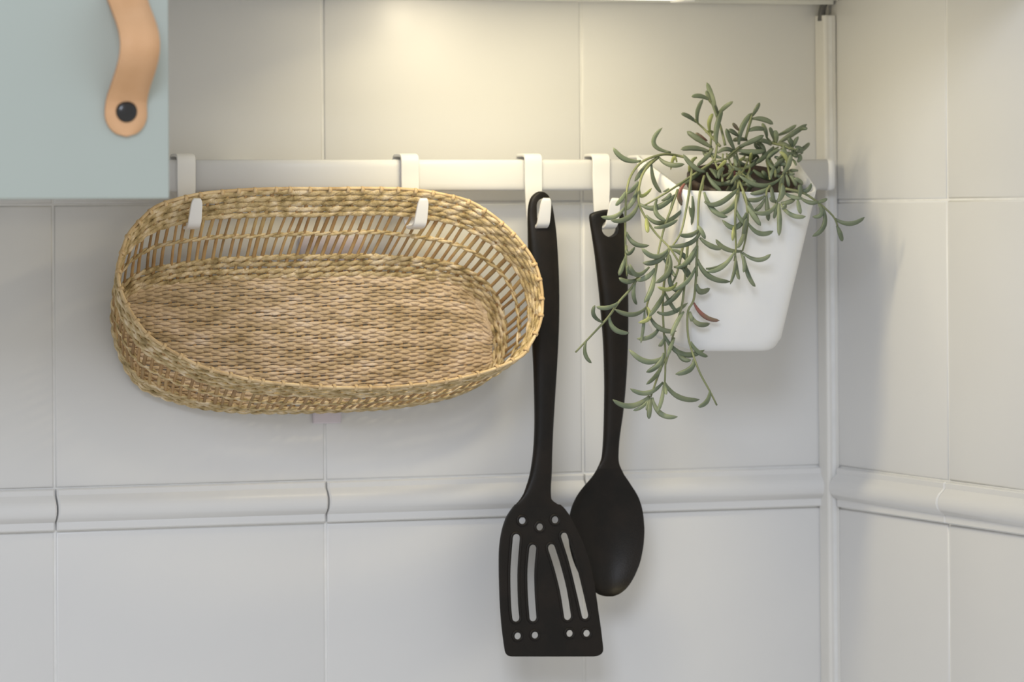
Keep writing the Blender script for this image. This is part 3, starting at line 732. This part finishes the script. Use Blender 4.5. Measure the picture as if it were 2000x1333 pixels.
add(GB, [(700, 245, 800, 235, 890, 185, 11), (490, 150, 390, 205, 260, 195, 11), (490, 190, 430, 290, 350, 350), (510, 140, 525, 320, 540, 480, 11.5), (630, 240, 595, 160, 580, 30), (650, 230, 715, 130, 720, 0, 13), (650, 240, 530, 370, 350, 362, 11),
         (640, 250, 632, 350, 610, 450, 9), (670, 250, 682, 450, 675, 672, 12.5), (700, 260, 840, 400, 1025, 420, 11), (750, 110, 850, 165, 985, 180, 10), (960, 180, 1080, 240, 1195, 225, 10), (1165, 235, 1240, 220, 1305, 188, 9),
         (940, 180, 952, 100, 950, 10, 12), (920, 200, 935, 290, 960, 390, 11), (1190, 250, 1225, 390, 1110, 425, 10), (1240, 290, 1265, 530, 1110, 680, 11.5), (1405, 450, 1600, 515, 1790, 430, 11.5), (1430, 540, 1470, 640, 1500, 745, 11),
         (255, 270, 345, 410, 440, 540, 12), (125, 340, 170, 450, 250, 525, 9), (275, 510, 420, 640, 600, 610, 12), (270, 350, 130, 560, -65, 465, 11), (90, 555, 80, 640, 75, 740, 8, Y_), (245, 560, 195, 720, 130, 830, 10),
         (200, 890, 400, 985, 570, 910, 11), (180, 890, 225, 1030, 215, 1150, 9), (220, 940, 275, 1180, 370, 1335, 11), (110, 920, 100, 1110, 40, 1305, 8), (125, 1000, 130, 1130, 160, 1245, 10), (560, 30, 470, 90, 290, 125, 10), (560, 175, 590, 210, 640, 215, 10), (740, 240, 760, 290, 710, 320, 9)])
add(G6, [(505, 582, 400, 570, 325, 495, 12), (700, 527, 590, 470, 645, 365, 11), (620, 555, 690, 605, 790, 602, 11.5), (620, 560, 540, 620, 465, 715, 12), (575, 600, 590, 710, 640, 790, 11), (412, 795, 455, 765, 490, 715, 9.5), (405, 785, 380, 830, 340, 872, 11),
         (490, 735, 460, 830, 405, 905, 11), (495, 745, 510, 810, 578, 758, 9, Y_), (400, 885, 335, 945, 245, 945, 10.5), (490, 862, 420, 955, 310, 970, 12), (500, 862, 610, 885, 730, 798, 13), (610, 832, 605, 920, 670, 970, 11), (985, 572, 830, 700, 650, 782, 12.5),
         (925, 652, 850, 620, 780, 538, 12.5), (975, 500, 930, 560, 870, 615, 11), (540, 935, 650, 985, 790, 885, 11.5), (542, 955, 545, 1000, 550, 1050, 11, Y_), (592, 1015, 665, 1005, 745, 965, 11), (412, 1045, 465, 1120, 560, 1132, 11), (408, 1140, 425, 1185, 468, 1140, 10),
         (403, 1205, 385, 1280, 360, 1328, 10), (792, 730, 755, 820, 822, 897, 11, R_), (832, 700, 825, 810, 830, 950, 9), (912, 690, 890, 790, 838, 785, 9, Y_), (920, 845, 1010, 860, 1140, 760, 12.5), (1080, 640, 1085, 760, 990, 832, 13), (1140, 735, 1110, 870, 1000, 930, 12.5),
         (1140, 622, 1112, 675, 1130, 735, 11), (918, 785, 975, 900, 1070, 947, 12), (935, 655, 990, 725, 1110, 725, 11), (935, 665, 975, 730, 1032, 780, 10), (885, 1022, 830, 1065, 755, 1062, 11), (895, 1030, 830, 1115, 688, 1138, 11.5), (890, 1082, 960, 1135, 1035, 1152, 12),
         (1192, 920, 1120, 1015, 1040, 970, 11.5), (1165, 780, 1220, 890, 1285, 1003, 12), (1165, 1170, 1060, 1155, 993, 1092, 12), (1115, 1175, 1030, 1275, 935, 1300, 11), (690, 1150, 600, 1205, 510, 1148, 12), (690, 1165, 610, 1235, 518, 1245, 12.5), (700, 1155, 780, 1195, 825, 1260, 11),
         (870, 1165, 815, 1240, 730, 1280, 11), (875, 1000, 900, 1040, 925, 1090, 11), (870, 560, 835, 590, 820, 660, 10, Y_), (1165, 1080, 1180, 1020, 1190, 960, 10), (840, 810, 845, 900, 835, 1000, 9), (745, 770, 715, 850, 700, 910, 8), (740, 590, 720, 560, 700, 640, 8, Y_), (1000, 640, 1040, 600, 1060, 580, 9, Y_), (640, 840, 680, 820, 700, 790, 9)])
add(G7, [(400, 85, 385, 135, 360, 190, 10), (475, 218, 420, 235, 362, 210, 12), (595, 150, 545, 205, 475, 225, 12), (560, 140, 480, 190, 435, 120, 11), (500, 195, 430, 175, 425, 125, 8), (357, 370, 290, 405, 215, 398, 10.5), (262, 502, 200, 455, 207, 388, 9.5), (300, 465, 335, 545, 430, 570, 11.5),
         (150, 622, 143, 705, 185, 765, 9.5), (470, 240, 458, 320, 480, 385, 10), (597, 160, 575, 280, 527, 372, 12), (540, 402, 450, 450, 335, 415, 11), (547, 400, 560, 470, 488, 502, 9.5, Y_), (530, 415, 522, 530, 505, 637, 8), (562, 455, 630, 540, 738, 557, 11.5), (630, 520, 575, 590, 478, 607, 11),
         (662, 300, 620, 380, 558, 462, 11), (612, 432, 700, 440, 812, 372, 11), (660, 585, 770, 705, 920, 680, 13.5), (650, 725, 540, 755, 428, 675, 13), (655, 700, 620, 775, 540, 825, 12.5), (645, 765, 610, 840, 540, 905, 9.5), (650, 890, 550, 960, 435, 932, 11), (660, 890, 750, 985, 888, 1003, 12.5),
         (562, 980, 440, 1045, 322, 1003, 13), (560, 990, 520, 1045, 455, 1075, 9), (570, 990, 562, 1060, 558, 1130, 11.5), (580, 990, 635, 1095, 745, 1115, 12), (655, 895, 642, 1000, 610, 1090, 9), (657, 905, 668, 940, 668, 970, 8), (560, 995, 550, 1040, 543, 1075, 8),
         (875, 90, 950, 200, 1090, 235, 12.5), (930, 150, 1035, 130, 1108, 55, 10), (868, 250, 895, 300, 955, 278, 14), (850, 372, 920, 460, 1018, 488, 10.5, R_), (835, 455, 880, 510, 955, 508, 12), (825, 430, 832, 465, 838, 495, 9), (830, 625, 875, 690, 942, 722, 11), (850, 740, 825, 805, 730, 838, 13),
         (735, 670, 775, 735, 832, 745, 11), (955, 945, 935, 1015, 878, 1050, 12), (862, 140, 805, 235, 715, 290, 11), (785, 250, 730, 330, 645, 392, 12), (700, 155, 700, 250, 760, 302, 12), (690, 60, 685, 170, 600, 245, 12.5), (740, 240, 690, 285, 612, 268, 9, Y_), (660, 300, 700, 380, 745, 440, 10),
         (785, 430, 740, 500, 700, 590, 10), (725, 600, 700, 660, 680, 720, 9), (660, 600, 640, 640, 625, 655, 9), (870, 0, 810, 100, 770, 130, 11), (640, 60, 700, 160, 730, 200, 9), (770, 130, 800, 180, 830, 215, 9), (720, 140, 790, 150, 830, 200, 10)])
for pts, wpx, mt in L_: leaf(pts[0], pts[1], pts[2], wpx * 0.94, mt)
STEMS = [(GT, [(1035, 1195), (990, 1000), (945, 830), (890, 700), (820, 500), (750, 390)]), (GT, [(950, 1210), (800, 1050), (660, 900), (550, 800), (505, 740)]), (GT, [(1390, 1090), (1430, 900), (1500, 660)]), (GT, [(775, 1290), (790, 1020), (765, 950)]),
         (GR, [(300, 430), (345, 280), (410, 80)]), (GR, [(0, 720), (120, 620), (210, 550), (330, 480)]), (GR, [(90, 890), (250, 915), (400, 880), (540, 770), (700, 640), (840, 560)]), (GR, [(740, 500), (900, 540), (1040, 590), (1150, 605)]),
         (GR, [(880, 590), (990, 700), (1010, 850), (940, 980), (870, 1070)]), (GR, [(650, 800), (680, 950), (700, 1090)]), (GR, [(740, 500), (830, 370), (960, 310)]), (GR, [(730, 500), (640, 400), (655, 380)]), (GR, [(1000, 600), (1060, 570), (1100, 520)]),
         (GB, [(760, 60), (980, 110), (1130, 200), (1260, 300), (1390, 430), (1440, 550)]), (GB, [(150, -60), (240, 170), (265, 350), (268, 520), (235, 740), (200, 870)]), (GB, [(140, 60), (118, 250), (105, 450), (112, 700), (115, 850), (95, 1000)]), (GB, [(560, 20), (520, 80), (510, 150)]), (GB, [(720, 0), (690, 120), (655, 240)]),
         (G6, [(800, 560), (700, 540), (620, 545), (510, 590), (440, 680), (412, 790), (405, 950), (405, 1100), (408, 1230), (415, 1330)]), (G6, [(620, 550), (540, 630), (500, 720), (492, 850), (535, 950), (600, 1050), (690, 1145), (740, 1220), (780, 1290)]),
         (G6, [(985, 580), (850, 670), (700, 770), (600, 830), (530, 870)]), (G6, [(745, 770), (700, 900), (660, 1010), (625, 1150), (600, 1290), (590, 1333)]), (G6, [(840, 630), (820, 780), (800, 900), (765, 1050), (700, 1150)]), (G6, [(918, 680), (885, 820), (877, 1000), (870, 1180), (872, 1333)]),
         (G6, [(985, 580), (1000, 480), (975, 420)]), (G6, [(980, 590), (1080, 560), (1180, 480), (1300, 420)]), (G6, [(1150, 620), (1140, 740), (1125, 870), (1120, 1080)]),
         (G7, [(410, 0), (408, 90), (416, 200)]), (G7, [(490, 200), (440, 280), (360, 370), (290, 470), (160, 610), (80, 695)]), (G7, [(615, 60), (600, 180), (572, 300), (543, 400), (552, 455)]),
         (G7, [(690, 0), (670, 150), (655, 260), (648, 400), (655, 560), (665, 700), (662, 880), (650, 960)]), (G7, [(660, 740), (620, 840), (570, 985)]), (G7, [(872, 0), (866, 180), (850, 350), (812, 430), (812, 580), (842, 700), (890, 830), (950, 940), (1000, 1040)]),
         (G7, [(810, 0), (790, 250), (770, 400), (722, 560), (690, 690), (665, 780)]), (G7, [(780, 0), (740, 180), (700, 260), (660, 300)])]
for g, pts in STEMS: stem([g(p) for p in pts])
# crown filling: short leaves and stems rising out of the soil
for i in range(46):
    px = rng.uniform(1385, 1560); py = rng.uniform(296, 362) - 10 * (px > 1540)
    a = rng.uniform(0, 2 * PI); ln = rng.uniform(20, 42)
    d = np.array([math.cos(a), math.sin(a) * 0.7]); nn = np.array([-d[1], d[0]]) * rng.uniform(-8, 8)
    b = np.array([px, py])
    leaf(b, b + d * ln * 0.5 + nn, b + d * ln, rng.uniform(8, 11.5), 'leaf', out=rng.uniform(-0.012, -0.002))
for i in range(9):
    x0 = rng.uniform(1400, 1530); x1 = x0 + rng.uniform(-40, 40)
    stem([(x0, 352 + rng.uniform(-8, 4)), ((x0 + x1) / 2 + rng.uniform(-10, 10), 332), (x1, 300)])
